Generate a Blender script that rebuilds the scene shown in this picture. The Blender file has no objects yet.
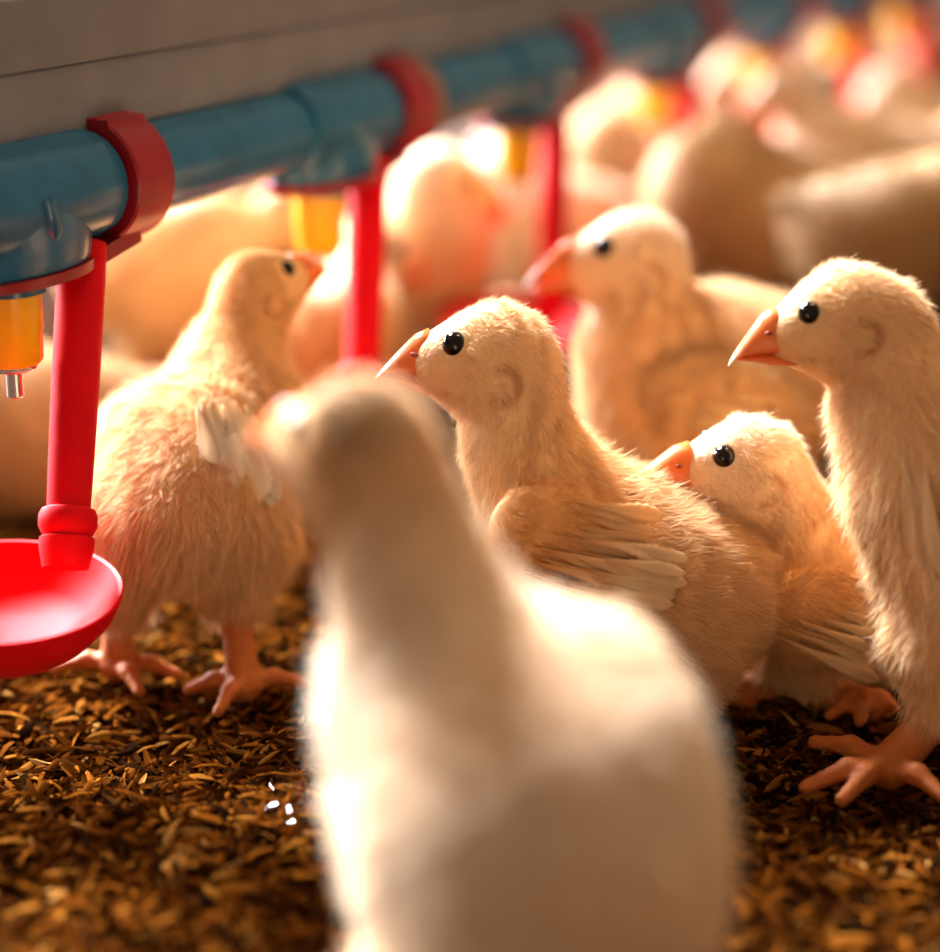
import bpy, math
import numpy as np
from mathutils import Vector, Matrix

# ------------------------------------------------------------------ camera, world, lights
F_PX, CX, CY = 2000.0, 470.0, 476.0
HORIZON = -160.0
TH = math.atan((CY - HORIZON) / F_PX)
CAM_H = 0.198
sc = bpy.context.scene
col = sc.collection
cam_d = bpy.data.cameras.new('camera')
cam_d.sensor_width = 36.0
cam_d.sensor_fit = 'HORIZONTAL' if 940 >= 952 else 'VERTICAL'
cam_d.sensor_height = 36.0
cam_d.lens = F_PX * 36.0 / 952.0
cam_d.clip_start = 0.02
cam_d.dof.use_dof = True
cam_d.dof.focus_distance = 0.452
cam_d.dof.aperture_fstop = (cam_d.lens / 1000.0) / 0.0175
cam = bpy.data.objects.new('camera', cam_d)
col.objects.link(cam)
cam.location = (0, 0, CAM_H)
cam.rotation_euler = (math.pi / 2 - TH, 0, 0)
sc.camera = cam

world = bpy.data.worlds.new('shed_air')
sc.world = world
world.use_nodes = True
wbg = world.node_tree.nodes['Background']
wbg.inputs['Color'].default_value = (1.0, 0.72, 0.50, 1)
wbg.inputs['Strength'].default_value = 0.36

def light(name, kind, energy, colour, loc, target=None, **kw):
    d = bpy.data.lights.new(name, kind)
    d.energy = energy
    d.color = colour
    for k, v in kw.items():
        setattr(d, k, v)
    o = bpy.data.objects.new(name, d)
    col.objects.link(o)
    o.location = loc
    if target is not None:
        o.rotation_euler = (Vector(target) - Vector(loc)).to_track_quat('-Z', 'Y').to_euler()
    return o

# daylight coming over the curtain wall, high behind and to the left
light('daylight', 'SUN', 27.0, (0.98, 0.97, 1.0), (-1.0, 2.19, 1.78), (0, 0.45, 0.05), angle=math.radians(14))
# the open curtain side of the shed, a tall bright opening well away behind and to the left
light('curtain_opening', 'AREA', 6200.0, (1.0, 0.98, 1.0), (-5.9, 6.0, 2.9), (0, 0.45, 0.05), shape='RECTANGLE', size=5.4, size_y=3.8)
# added warm fill light above the flock, not a fixture of the shed
light('warm_fill', 'AREA', 6.0, (1.0, 0.66, 0.36), (0.35, 0.75, 1.15), (0.1, 0.7, 0.0), shape='DISK', size=0.35)

vs = sc.view_settings
vs.view_transform = 'Standard'
vs.look = 'None'
vs.exposure = 0.0
vs.gamma = 1.0
vs.use_curve_mapping = False

# ------------------------------------------------------------------ helpers
RIGHT = np.array([1.0, 0, 0])
FWD = np.array([0, math.cos(TH), -math.sin(TH)])
UP = np.array([0, math.sin(TH), math.cos(TH)])
CAMP = np.array([0, 0, CAM_H])

def P(px, py, s):
    """place in the shed seen at that spot of the photo, s metres away along the view"""
    return CAMP + s * (FWD + (px - CX) / F_PX * RIGHT - (py - CY) / F_PX * UP)

def nrm(v):
    v = np.asarray(v, float)
    return v / (np.linalg.norm(v) + 1e-12)

def tag(o, label=None, cat=None, group=None, kind=None):
    if label: o['label'] = label
    if cat: o['category'] = cat
    if group: o['group'] = group
    if kind: o['kind'] = kind
    return o

def empty(name, loc):
    o = bpy.data.objects.new(name, None)
    o.empty_display_size = 0.01
    col.objects.link(o)
    o.location = loc
    return o

def mesh_np(name, verts, loops, starts, totals, mat, parent=None, colr=None, smooth=True, origin=None):
    """mesh from numpy arrays; world coordinates, stored relative to the parent"""
    verts = np.asarray(verts, np.float32)
    off = np.zeros(3, np.float32)
    if parent is not None:
        off = np.array(parent.location, np.float32)
    elif origin is not None:
        off = np.asarray(origin, np.float32)
    me = bpy.data.meshes.new(name)
    me.vertices.add(len(verts))
    me.vertices.foreach_set('co', (verts - off).ravel())
    me.loops.add(len(loops))
    me.loops.foreach_set('vertex_index', np.asarray(loops, np.int32))
    me.polygons.add(len(starts))
    me.polygons.foreach_set('loop_start', np.asarray(starts, np.int32))
    me.polygons.foreach_set('loop_total', np.asarray(totals, np.int32))
    me.update(calc_edges=True)
    if smooth:
        me.polygons.foreach_set('use_smooth', np.ones(len(starts), bool))
    if colr is not None:
        a = me.color_attributes.new('Col', 'FLOAT_COLOR', 'POINT')
        c4 = np.ones((len(verts), 4), np.float32)
        c4[:, :3] = colr
        a.data.foreach_set('color', c4.ravel())
    me.materials.append(mat)
    o = bpy.data.objects.new(name, me)
    col.objects.link(o)
    if parent is not None:
        o.parent = parent
    elif origin is not None:
        o.location = origin
    return o

def mesh_faces(name, verts, faces, mat, parent=None, colr=None, smooth=True, origin=None):
    loops, starts, totals = [], [], []
    for f in faces:
        starts.append(len(loops)); totals.append(len(f)); loops.extend(f)
    return mesh_np(name, verts, loops, starts, totals, mat, parent, colr, smooth, origin)

def node_mat(name):
    m = bpy.data.materials.new(name)
    m.use_nodes = True
    nt = m.node_tree
    return m, nt, nt.nodes['Principled BSDF']

def setin(b, **kw):
    for k, v in kw.items():
        b.inputs[k.replace('_', ' ')].default_value = v

def noise_bump(nt, b, scale, strength, dist=0.001, detail=4):
    tc = nt.nodes.new('ShaderNodeTexCoord')
    nz = nt.nodes.new('ShaderNodeTexNoise')
    nz.inputs['Scale'].default_value = scale
    nz.inputs['Detail'].default_value = detail
    bp = nt.nodes.new('ShaderNodeBump')
    bp.inputs['Strength'].default_value = strength
    bp.inputs['Distance'].default_value = dist
    nt.links.new(tc.outputs['Object'], nz.inputs['Vector'])
    nt.links.new(nz.outputs['Fac'], bp.inputs['Height'])
    nt.links.new(bp.outputs['Normal'], b.inputs['Normal'])
    return tc, nz

def attr_mat(name, rough, translucent=0.0, subsurf=0.0, bump=None, spec=0.3):
    m, nt, b = node_mat(name)
    at = nt.nodes.new('ShaderNodeAttribute')
    at.attribute_name = 'Col'
    nt.links.new(at.outputs['Color'], b.inputs['Base Color'])
    setin(b, Roughness=rough)
    b.inputs['Specular IOR Level'].default_value = spec
    if subsurf:
        b.inputs['Subsurface Weight'].default_value = subsurf
        b.inputs['Subsurface Radius'].default_value = (1.0, 0.4, 0.2)
        b.inputs['Subsurface Scale'].default_value = 0.003
    if bump:
        noise_bump(nt, b, *bump)
    if translucent:
        tr = nt.nodes.new('ShaderNodeBsdfTranslucent')
        mx = nt.nodes.new('ShaderNodeMixShader')
        mx.inputs['Fac'].default_value = translucent
        nt.links.new(at.outputs['Color'], tr.inputs['Color'])
        nt.links.new(b.outputs['BSDF'], mx.inputs[1])
        nt.links.new(tr.outputs['BSDF'], mx.inputs[2])
        nt.links.new(mx.outputs['Shader'], nt.nodes['Material Output'].inputs['Surface'])
    return m

def plain_mat(name, colour, rough, bump=None, spec=0.5, metallic=0.0, var=None, coat=0.0):
    m, nt, b = node_mat(name)
    setin(b, Roughness=rough, Metallic=metallic)
    b.inputs['Base Color'].default_value = (*colour, 1)
    b.inputs['Specular IOR Level'].default_value = spec
    b.inputs['Coat Weight'].default_value = coat
    tc = nt.nodes.new('ShaderNodeTexCoord')
    nz = nt.nodes.new('ShaderNodeTexNoise')
    nz.inputs['Scale'].default_value = var[0] if var else 60
    nz.inputs['Detail'].default_value = 5
    rp = nt.nodes.new('ShaderNodeValToRGB')
    k = var[1] if var else 0.9
    rp.color_ramp.elements[0].position = 0.35
    rp.color_ramp.elements[1].position = 0.65
    rp.color_ramp.elements[0].color = (colour[0] * k, colour[1] * k, colour[2] * k, 1)
    rp.color_ramp.elements[1].color = (*colour, 1)
    nt.links.new(tc.outputs['Object'], nz.inputs['Vector'])
    nt.links.new(nz.outputs['Fac'], rp.inputs['Fac'])
    nt.links.new(rp.outputs['Color'], b.inputs['Base Color'])
    if bump:
        bp = nt.nodes.new('ShaderNodeBump')
        nb = nt.nodes.new('ShaderNodeTexNoise')
        nb.inputs['Scale'].default_value = bump[0]
        bp.inputs['Strength'].default_value = bump[1]
        bp.inputs['Distance'].default_value = 0.0006
        nt.links.new(tc.outputs['Object'], nb.inputs['Vector'])
        nt.links.new(nb.outputs['Fac'], bp.inputs['Height'])
        nt.links.new(bp.outputs['Normal'], b.inputs['Normal'])
    return m

M_DOWN = attr_mat('chick_down', 0.75, translucent=0.35, spec=0.15)
M_SKIN = attr_mat('chick_skin', 0.55, subsurf=0.15, bump=(700, 0.6, 0.0009), spec=0.25)
M_BEAK = attr_mat('chick_beak', 0.38, subsurf=0.15, spec=0.45)
M_FEATHER = attr_mat('chick_feather', 0.6, translucent=0.3, bump=(1400, 0.25, 0.0004), spec=0.25)
M_HULL = attr_mat('rice_hull', 0.7, translucent=0.10, spec=0.0)
M_EYE = plain_mat('chick_eye', (0.006, 0.003, 0.002), 0.08, spec=0.35)
M_BLUE = plain_mat('blue_plastic', (0.012, 0.135, 0.27), 0.24, spec=0.5, var=(90, 0.75), bump=(160, 0.12))
M_RED = plain_mat('red_plastic', (0.66, 0.003, 0.010), 0.58, spec=0.08, var=(70, 0.88), bump=(120, 0.08))
M_REDCLIP = plain_mat('dark_red_plastic', (0.30, 0.004, 0.010), 0.34, spec=0.45, var=(110, 0.8), bump=(260, 0.15))
M_YELLOW = plain_mat('yellow_plastic', (0.98, 0.58, 0.006), 0.35, spec=0.4, var=(120, 0.9))
M_STEEL = plain_mat('stainless_steel', (0.62, 0.58, 0.54), 0.28, metallic=1.0, var=(300, 0.8))
M_BROWN = plain_mat('brown_rubber', (0.25, 0.13, 0.08), 0.55, var=(150, 0.8))
M_BEAM = plain_mat('grey_painted_beam', (0.21, 0.215, 0.235), 0.62, spec=0.3, var=(45, 0.84), bump=(220, 0.25))
M_GROUND = plain_mat('packed_litter', (0.045, 0.016, 0.005), 0.8, spec=0.2, var=(120, 0.35), bump=(500, 0.8))
M_WATER = None
m, nt, b = node_mat('spilt_water')
setin(b, Roughness=0.03, IOR=1.33)
b.inputs['Base Color'].default_value = (1, 0.97, 0.94, 1)
b.inputs['Transmission Weight'].default_value = 1.0
M_WATER = m

# ------------------------------------------------------------------ the litter floor
rng = np.random.default_rng(7)
_w = rng.uniform(-1, 1, (22, 2)); _w /= np.linalg.norm(_w, axis=1)[:, None]
_fr = np.concatenate([rng.uniform(18, 45, 8), rng.uniform(60, 150, 14)])
_ph = rng.uniform(0, 6.28, 22)
_am = np.concatenate([np.full(8, 0.0011), np.full(14, 0.00035)])
def ground_z(x, y):
    z = np.zeros_like(x)
    for i in range(22):
        z = z + _am[i] * np.sin(_fr[i] * (x * _w[i, 0] + y * _w[i, 1]) + _ph[i])
    return z - 0.002

def build_floor():
    us = np.linspace(0, 1, 170); vsn = np.linspace(-1, 1, 120)
    yy = 0.12 + 0.6 * us + 8.0 * us ** 4
    V = []
    Y, T = np.meshgrid(yy, vsn, indexing='ij')
    X = T * (0.35 + 0.55 * Y)
    Z = ground_z(X, Y) - 0.0015
    V = np.stack([X, Y, Z], -1).reshape(-1, 3)
    n, k = Y.shape
    i, j = np.meshgrid(np.arange(n - 1), np.arange(k - 1), indexing='ij')
    a = (i * k + j).ravel()
    q = np.stack([a, a + 1, a + k + 1, a + k], 1)[:, ::-1]
    o = mesh_np('floor', V, q.ravel(), np.arange(len(q)) * 4, np.full(len(q), 4), M_GROUND)
    tag(o, 'brown shed floor packed with trampled rice hull litter', None, None, 'structure')
build_floor()

def build_hulls():
    pts = []
    def scatter(n, y0, y1, spread, layer):
        y = np.sqrt(rng.uniform(y0 ** 2, y1 ** 2, n))
        x = rng.uniform(-1, 1, n) * (spread * y + 0.02)
        return x, y
    groups = [(38000, 0.27, 0.62, 0.27, 1.0), (17000, 0.62, 1.25, 0.27, 1.25), (9000, 1.25, 2.9, 0.28, 1.9)]
    allv, allf, allc = [], [], []
    base = 0
    # boat shaped half hull: 2 tips + three rows of three
    tt = np.array([0.2, 0.52, 0.82])
    ww = np.array([0.75, 1.0, 0.62])
    for (n, y0, y1, sp, scl) in groups:
        x, y = scatter(n, y0, y1, sp, 0)
        L = rng.normal(0.0088, 0.0016, n).clip(0.004, 0.0135) * scl
        W = L * rng.uniform(0.075, 0.135, n)
        yaw = rng.uniform(0, 2 * math.pi, n)
        pitch = rng.normal(0, 0.27, n)
        roll = rng.normal(0, 0.8, n) + np.where(rng.random(n) < 0.4, math.pi, 0)
        z = ground_z(x, y) + rng.uniform(-0.0005, 0.0022, n) * scl
        bend = rng.uniform(-0.08, 0.10, n)
        loc = np.zeros((n, 11, 3))
        loc[:, 0, 0] = -0.5; loc[:, 10, 0] = 0.5
        for r in range(3):
            for c in range(3):
                k = 1 + r * 3 + c
                loc[:, k, 0] = tt[r] - 0.5
                loc[:, k, 1] = (c - 1) * ww[r]
                loc[:, k, 2] = 0.75 * ww[r] if c == 1 else 0.0
        lx = loc[:, :, 0] * L[:, None]
        ly = loc[:, :, 1] * W[:, None]
        lz = loc[:, :, 2] * W[:, None] + bend[:, None] * L[:, None] * (1 - (2 * loc[:, :, 0]) ** 2)
        cr, sr = np.cos(roll)[:, None], np.sin(roll)[:, None]
        ly, lz = ly * cr - lz * sr, ly * sr + lz * cr
        cp, sp_ = np.cos(pitch)[:, None], np.sin(pitch)[:, None]
        lx, lz = lx * cp - lz * sp_, lx * sp_ + lz * cp
        cy, sy = np.cos(yaw)[:, None], np.sin(yaw)[:, None]
        gx = lx * cy - ly * sy + x[:, None]
        gy = lx * sy + ly * cy + y[:, None]
        gz = lz + z[:, None]
        allv.append(np.stack([gx, gy, gz], -1).reshape(-1, 3))
        f = [(0, 1, 2), (0, 2, 3)]
        for r in range(2):
            for c in range(2):
                p = 1 + r * 3 + c
                f += [(p, p + 3, p + 4), (p, p + 4, p + 1)]
        f += [(7, 10, 8), (8, 10, 9)]
        f = np.array(f)
        allf.append((f[None] + (np.arange(n) * 11)[:, None, None]).reshape(-1, 3) + base)
        base += n * 11
        pal = np.array([[0.115, 0.034, 0.0035], [0.058, 0.016, 0.002], [0.175, 0.064, 0.009], [0.024, 0.007, 0.0015], [0.26, 0.12, 0.030], [0.010, 0.004, 0.0015]])
        pick = rng.choice(6, n, p=[0.26, 0.27, 0.12, 0.18, 0.04, 0.13])
        c = pal[pick] * rng.uniform(0.75, 1.2, (n, 1))
        allc.append(np.repeat(c, 11, 0))
    V = np.concatenate(allv); Fc = np.concatenate(allf); C = np.concatenate(allc)
    o = mesh_np('rice_hull_litter', V, Fc.ravel(), np.arange(len(Fc)) * 3, np.full(len(Fc), 3), M_HULL, colr=C)
    tag(o, 'loose golden brown rice hulls strewn thickly over the shed floor', 'litter', None, 'stuff')
build_hulls()

# ------------------------------------------------------------------ drinker line: beam, pipe, nipples, cups
VPX = 1440.0
E1 = nrm(FWD + (VPX - CX) / F_PX * RIGHT + (CY - HORIZON) / F_PX * UP)
E1[2] = 0; E1 = nrm(E1)
E2 = np.array([E1[1], -E1[0], 0.0])          # towards the camera side of the pipe
EZ = np.array([0, 0, 1.0])
PIPE0 = P(2, 203, 0.44)
A_N, W_N = 3.565, 1442.0
def axis_point(k):
    s = 0.44 * (A_N + k) / A_N
    t = k / (A_N + k)
    return P(2 + (VPX - 2) * t, 203 + (HORIZON - 203) * t, s)
STEP = float(np.dot(axis_point(1) - axis_point(0), E1))
PR = 0.0113

def frame(u, v, w, o=None):
    o = PIPE0 if o is None else o
    return o + u * E1 + v * E2 + w * EZ

def sweep(sections, closed_ends=True):
    """rings of equal length -> verts, faces"""
    n = len(sections[0])
    V = [p for s in sections for p in s]
    Fs = []
    for i in range(len(sections) - 1):
        for j in range(n):
            a, b2 = i * n + j, i * n + (j + 1) % n
            Fs.append((a, b2, b2 + n, a + n))
    if closed_ends:
        Fs.append(tuple(range(n))[::-1])
        Fs.append(tuple((len(sections) - 1) * n + j for j in range(n)))
    return V, Fs

def ring(c, ax1, ax2, r1, r2=None, n=32, ph=0.0):
    r2 = r1 if r2 is None else r2
    return [c + ax1 * (r1 * math.cos(t + ph)) + ax2 * (r2 * math.sin(t + ph)) for t in np.linspace(0, 2 * math.pi, n, endpoint=False)]

def lathe(c, axis, prof, n=32):
    """prof: (distance along axis, radius)"""
    axis = nrm(axis)
    a1 = nrm(np.cross(axis, [0.3, 0.8, 0.1])); a2 = np.cross(axis, a1)
    return sweep([ring(c + axis * d, a1, a2, max(r, 1e-5), n=n) for d, r in prof])

def hexlathe(c, axis, prof, n=6):
    axis = nrm(axis)
    a1 = nrm(np.cross(axis, [0.3, 0.8, 0.1])); a2 = np.cross(axis, a1)
    return sweep([ring(c + axis * d, a1, a2, r, n=n) for d, r in prof])

def build(name, vf, mat, parent, smooth=True, sharp=True):
    o = mesh_faces(name, np.array(vf[0]), vf[1], mat, parent, None, smooth)
    if smooth and sharp:
        o.data.set_sharp_from_angle(angle=math.radians(38))
    return o

def merge(*vfs):
    V, Fs = [], []
    for v, f in vfs:
        b0 = len(V)
        V += list(v); Fs += [tuple(i + b0 for i in q) for q in f]
    return V, Fs

U0, U1 = -0.16, 7.6 * STEP
# the beam: folded profile with a lower lip standing proud of the web
beam_root = empty('support_beam', frame(0, -0.01, 0.0))
def beam_profile(u, pts):
    return [frame(u, v, w) for v, w in pts]
wb = PR - 0.0006
lip = [(-0.001, wb), (0.0012, wb + 0.0008), (0.0020, wb + 0.0165), (0.0010, wb + 0.0178), (-0.0004, wb + 0.0182), (-0.015, wb + 0.0182), (-0.0165, wb + 0.016), (-0.0165, wb)]
web = [(0.0026, wb + 0.0172), (0.0060, wb + 0.033), (0.0045, wb + 0.0345), (-0.0125, wb + 0.0345), (-0.0140, wb + 0.033), (-0.0145, wb + 0.0180)]
us = np.linspace(U0, U1, 30)
build('lower_lip', sweep([beam_profile(u, lip) for u in us]), M_BEAM, beam_root)
build('web', sweep([beam_profile(u, web) for u in us]), M_BEAM, beam_root)
tag(beam_root, 'long grey painted support beam running above the blue water pipe', 'beam')

pipe = build('water_pipe', sweep([ring(frame(u, 0, 0), E2, EZ, PR, n=48) for u in np.linspace(U0, U1, 40)]), M_BLUE, None)
tag(pipe, 'long blue plastic water pipe clipped under the grey support beam', 'pipe')

NIPPLE_LABELS = [
    'yellow nipple drinker with steel pin at far left under blue saddle, nearest the camera',
    'yellow nipple drinker touched by the beak of the pale chick, beside second red tube',
    'blurred yellow nipple drinker beside the third red tube, above the white-headed chick',
    'blurred yellow nipple drinker fourth along the pipe, before the orange stub of a tube',
    'blurred yellow nipple drinker fifth along the pipe, above the upright white neck',
    'blurred yellow nipple drinker sixth along the pipe near the top right',
    'blurred yellow nipple drinker last along the pipe in the top right corner']
CUP_LABELS = [
    'bright red drip cup on long red tube at the left edge, nearest the camera',
    'red drip cup on the second red tube, dish hidden behind the foreground chick',
    'blurred red drip cup on third tube, its dish under the white-headed chick\'s beak',
    'blurred red drip cup fourth along the pipe, mostly behind chicks',
    'blurred dark red drip cup fifth along the pipe near the white neck',
    'blurred red drip cup sixth along the pipe with its dish behind a pale chick',
    'blurred red drip cup last along the pipe in the top right corner']

ARM_TOP = np.array([0.0235, 0.004, -PR - 0.0015])
def local(p):
    d = p - PIPE0
    return np.array([np.dot(d, E1), np.dot(d, E2), d[2]])
ARM_BOT = local(P(68, 522, 0.452))
CUP_C = local(P(2, 590, 0.442))

def build_drinker(k):
    org = axis_point(k)
    seg = 48 if k < 2 else (24 if k < 4 else 16)
    def fr(u, v, w):
        return frame(u, v, w, org)
    root = empty('nipple_drinker', fr(0, 0, -0.034))
    # blue saddle: bulged half sleeve plus a boss under it
    secs = []
    for u, r in [(-0.021, PR + 0.0004), (-0.0205, PR + 0.0014), (-0.014, PR + 0.0019), (0.012, PR + 0.0019), (0.026, PR + 0.0017), (0.0305, PR + 0.0012), (0.031, PR + 0.0003)]:
        secs.append(ring(fr(u, 0, 0), E2, EZ, r, n=seg))
    s1 = sweep(secs)
    boss = [(0.0, 0.0240, 0.01305), (0.008, 0.0240, 0.0132), (0.0125, 0.0236, 0.0130), (0.0146, 0.0228, 0.0124), (0.0152, 0.0205, 0.0105)]
    # boss stretched along the pipe
    bs = []
    for d, r1, r2 in boss:
        bs.append(ring(fr(0.003, 0, -d), E1, E2, r1, r2, n=seg))
    s2 = sweep(bs)
    rib = []
    for d, r in [(0.0, 0.0028), (0.003, 0.0034), (0.0075, 0.0030), (0.010, 0.0012)]:
        rib.append(ring(fr(-0.001 + d * 0.25, PR + 0.0004, 0.002 - d), E1, E2, r * 0.8, r, n=12))
    build('saddle', merge(s1, s2, sweep(rib)), M_BLUE, root)
    build('gasket', sweep([ring(fr(0.003, 0, -d), E1, E2, r1, r2, n=seg) for d, r1, r2 in
          [(0.0149, 0.0225, 0.0118), (0.0149, 0.0242, 0.0134), (0.0172, 0.0242, 0.0134), (0.0174, 0.0220, 0.0116)]]), M_REDCLIP, root)
    build('neck', lathe(fr(0, 0, -0.0172), -EZ, [(0, 0.0084), (0.0026, 0.0084), (0.0030, 0.0070)], seg), M_BLUE, root)
    build('valve_body', hexlathe(fr(0, 0, -0.0200), -EZ, [(0, 0.0073), (0.0085, 0.0073), (0.0092, 0.0070), (0.0155, 0.0068), (0.0163, 0.0062), (0.0166, 0.004)], 10), M_YELLOW, root)
    build('valve_cap', lathe(fr(0, 0, -0.0364), -EZ, [(0, 0.0052), (0.0008, 0.0054), (0.0013, 0.0050), (0.0016, 0.0028)], 24), M_STEEL, root)
    build('nipple_pin', lathe(fr(0, 0, -0.0378), -EZ, [(0, 0.0019), (0.0050, 0.0019), (0.0060, 0.0020), (0.0064, 0.0017), (0.0066, 0.0006)], 20), M_STEEL, root)
    tag(root, NIPPLE_LABELS[k], 'drinker', 'nipple drinkers along the water pipe')

    cr = empty('drip_cup', fr(CUP_C[0], CUP_C[1], CUP_C[2] - 0.013))
    lc = lambda q: fr(q[0], q[1], q[2])
    # clip band round the pipe, flat tab on top
    secs = []
    for t in np.linspace(math.radians(-205), math.radians(80), 40):
        dv, dz = math.cos(t), math.sin(t)
        ri, ro = PR - 0.0002, PR + 0.0034
        secs.append([fr(0.0315, ri * dv, ri * dz), fr(0.0312, ro * dv, ro * dz), fr(0.0318, (ro + .0006) * dv, (ro + .0006) * dz),
                     fr(0.0458, (ro + .0006) * dv, (ro + .0006) * dz), fr(0.0464, ro * dv, ro * dz), fr(0.0461, ri * dv, ri * dz)])
    band = sweep(secs)
    tab = sweep([[fr(u, -0.006, PR - 0.002), fr(u, 0.0075, PR - 0.003), fr(u, 0.0072, PR + 0.0032), fr(u, -0.006, PR + 0.0040)] for u in (0.0312, 0.0464)])
    # tongue from the band to the arm
    tong = sweep([[fr(0.018, -0.004, w0), fr(0.018, 0.009, w0), fr(0.040, 0.009, w1), fr(0.040, -0.004, w1)] for w0, w1 in ((-PR - 0.0035, -PR + 0.0005), (-PR - 0.0070, -PR - 0.0035))])
    build('clip', merge(band, tab, tong), M_REDCLIP, cr)
    top, bot = lc(ARM_TOP), lc(ARM_BOT)
    ax = nrm(bot - top); Ln = np.linalg.norm(bot - top)
    build('arm', lathe(top, ax, [(0, 0.0054), (Ln * 0.15, 0.0056), (Ln * 0.5, 0.0055), (Ln * 0.85, 0.0051), (Ln + 0.001, 0.0048)], seg), M_RED, cr)
    build('socket', lathe(bot - ax * 0.0035, ax, [(0, 0.0046), (0.0006, 0.0060), (0.0020, 0.0066), (0.0045, 0.0066), (0.0062, 0.0058), (0.0068, 0.0055), (0.0072, 0.0062), (0.0095, 0.0062), (0.0140, 0.0052)], seg), M_RED, cr)
    cc = lc(CUP_C)
    upv = nrm(EZ - 0.09 * np.array([0, 1.0, 0]) + 0.05 * RIGHT)
    R = 0.0262
    prof = [(-0.0155, 0.0001), (-0.0150, R * 0.42), (-0.0120, R * 0.72), (-0.0060, R * 0.93), (-0.0018, R * 1.00), (-0.0003, R * 1.012), (0.0003, R * 1.0),
            (0.0000, R * 0.965), (-0.0030, R * 0.90), (-0.0078, R * 0.72), (-0.0105, R * 0.45), (-0.0112, 0.0001)]
    dish = lathe(cc, upv, prof, 64 if k == 0 else 40)
    build('dish', dish, M_RED, cr)
    tag(cr, CUP_LABELS[k], 'drip cup', 'red drip cups along the water pipe')

for k in range(7):
    build_drinker(k)
# rubber ring pushed against the second clip
o1 = axis_point(1)
g = build('rubber_ring', sweep([ring(frame(u, 0, 0, o1), E2, EZ, r, n=40) for u, r in
      [(0.0475, PR), (0.0476, PR + 0.0022), (0.049, PR + 0.0028), (0.055, PR + 0.0028), (0.0564, PR + 0.0022), (0.0566, PR)]]), M_BROWN, None)
tag(g, 'brown rubber ring on the blue pipe right of the second red clip', 'ring')

# ------------------------------------------------------------------ chicks
def smin(a, b, k):
    h = np.maximum(k - np.abs(a - b), 0) / k
    return np.minimum(a, b) - h * h * k * 0.25

class Prim:
    def __init__(s, kind, flow, flen, colr, leg=False, k=0.006, **kw):
        s.kind, s.flow, s.flen, s.col, s.leg, s.k = kind, np.asarray(flow, float), flen, np.asarray(colr, float), leg, k
        s.__dict__.update(kw)
    def dist(s, X):
        if s.kind == 'cone':
            ba = (s.b - s.a).astype(np.float32)
            d = X - s.a.astype(np.float32)
            t = np.clip((d @ ba) / max(float(ba @ ba), 1e-12), 0, 1)
            d = d - t[..., None] * ba
            return np.sqrt((d * d).sum(-1)) - (s.ra + (s.rb - s.ra) * t).astype(np.float32)
        d = (X - s.c.astype(np.float32)) @ s.rot.astype(np.float32)      # columns of rot: local axes
        k0 = np.sqrt(((d / s.r.astype(np.float32)) ** 2).sum(-1))
        k1 = np.sqrt(((d / (s.r ** 2).astype(np.float32)) ** 2).sum(-1)) + 1e-9
        return k0 * (k0 - 1) / k1
    def bounds(s):
        if s.kind == 'cone':
            lo = np.minimum(s.a - s.ra, s.b - s.rb); hi = np.maximum(s.a + s.ra, s.b + s.rb)
        else:
            m = s.r.max(); lo, hi = s.c - m, s.c + m
        return lo, hi

def field(prims, X):
    body = legs = None
    for p in prims:
        d = p.dist(X)
        if p.leg:
            legs = d if legs is None else smin(legs, d, p.k)
        else:
            body = d if body is None else smin(body, d, p.k)
    return body if legs is None else smin(body, legs, 0.0025)

def field_grad(prims, X, e=0.0004):
    g = np.zeros_like(X)
    for i in range(3):
        dx = np.zeros(3, np.float32); dx[i] = e
        g[:, i] = field(prims, X + dx) - field(prims, X - dx)
    return g / (np.linalg.norm(g, axis=1, keepdims=True) + 1e-9)

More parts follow.
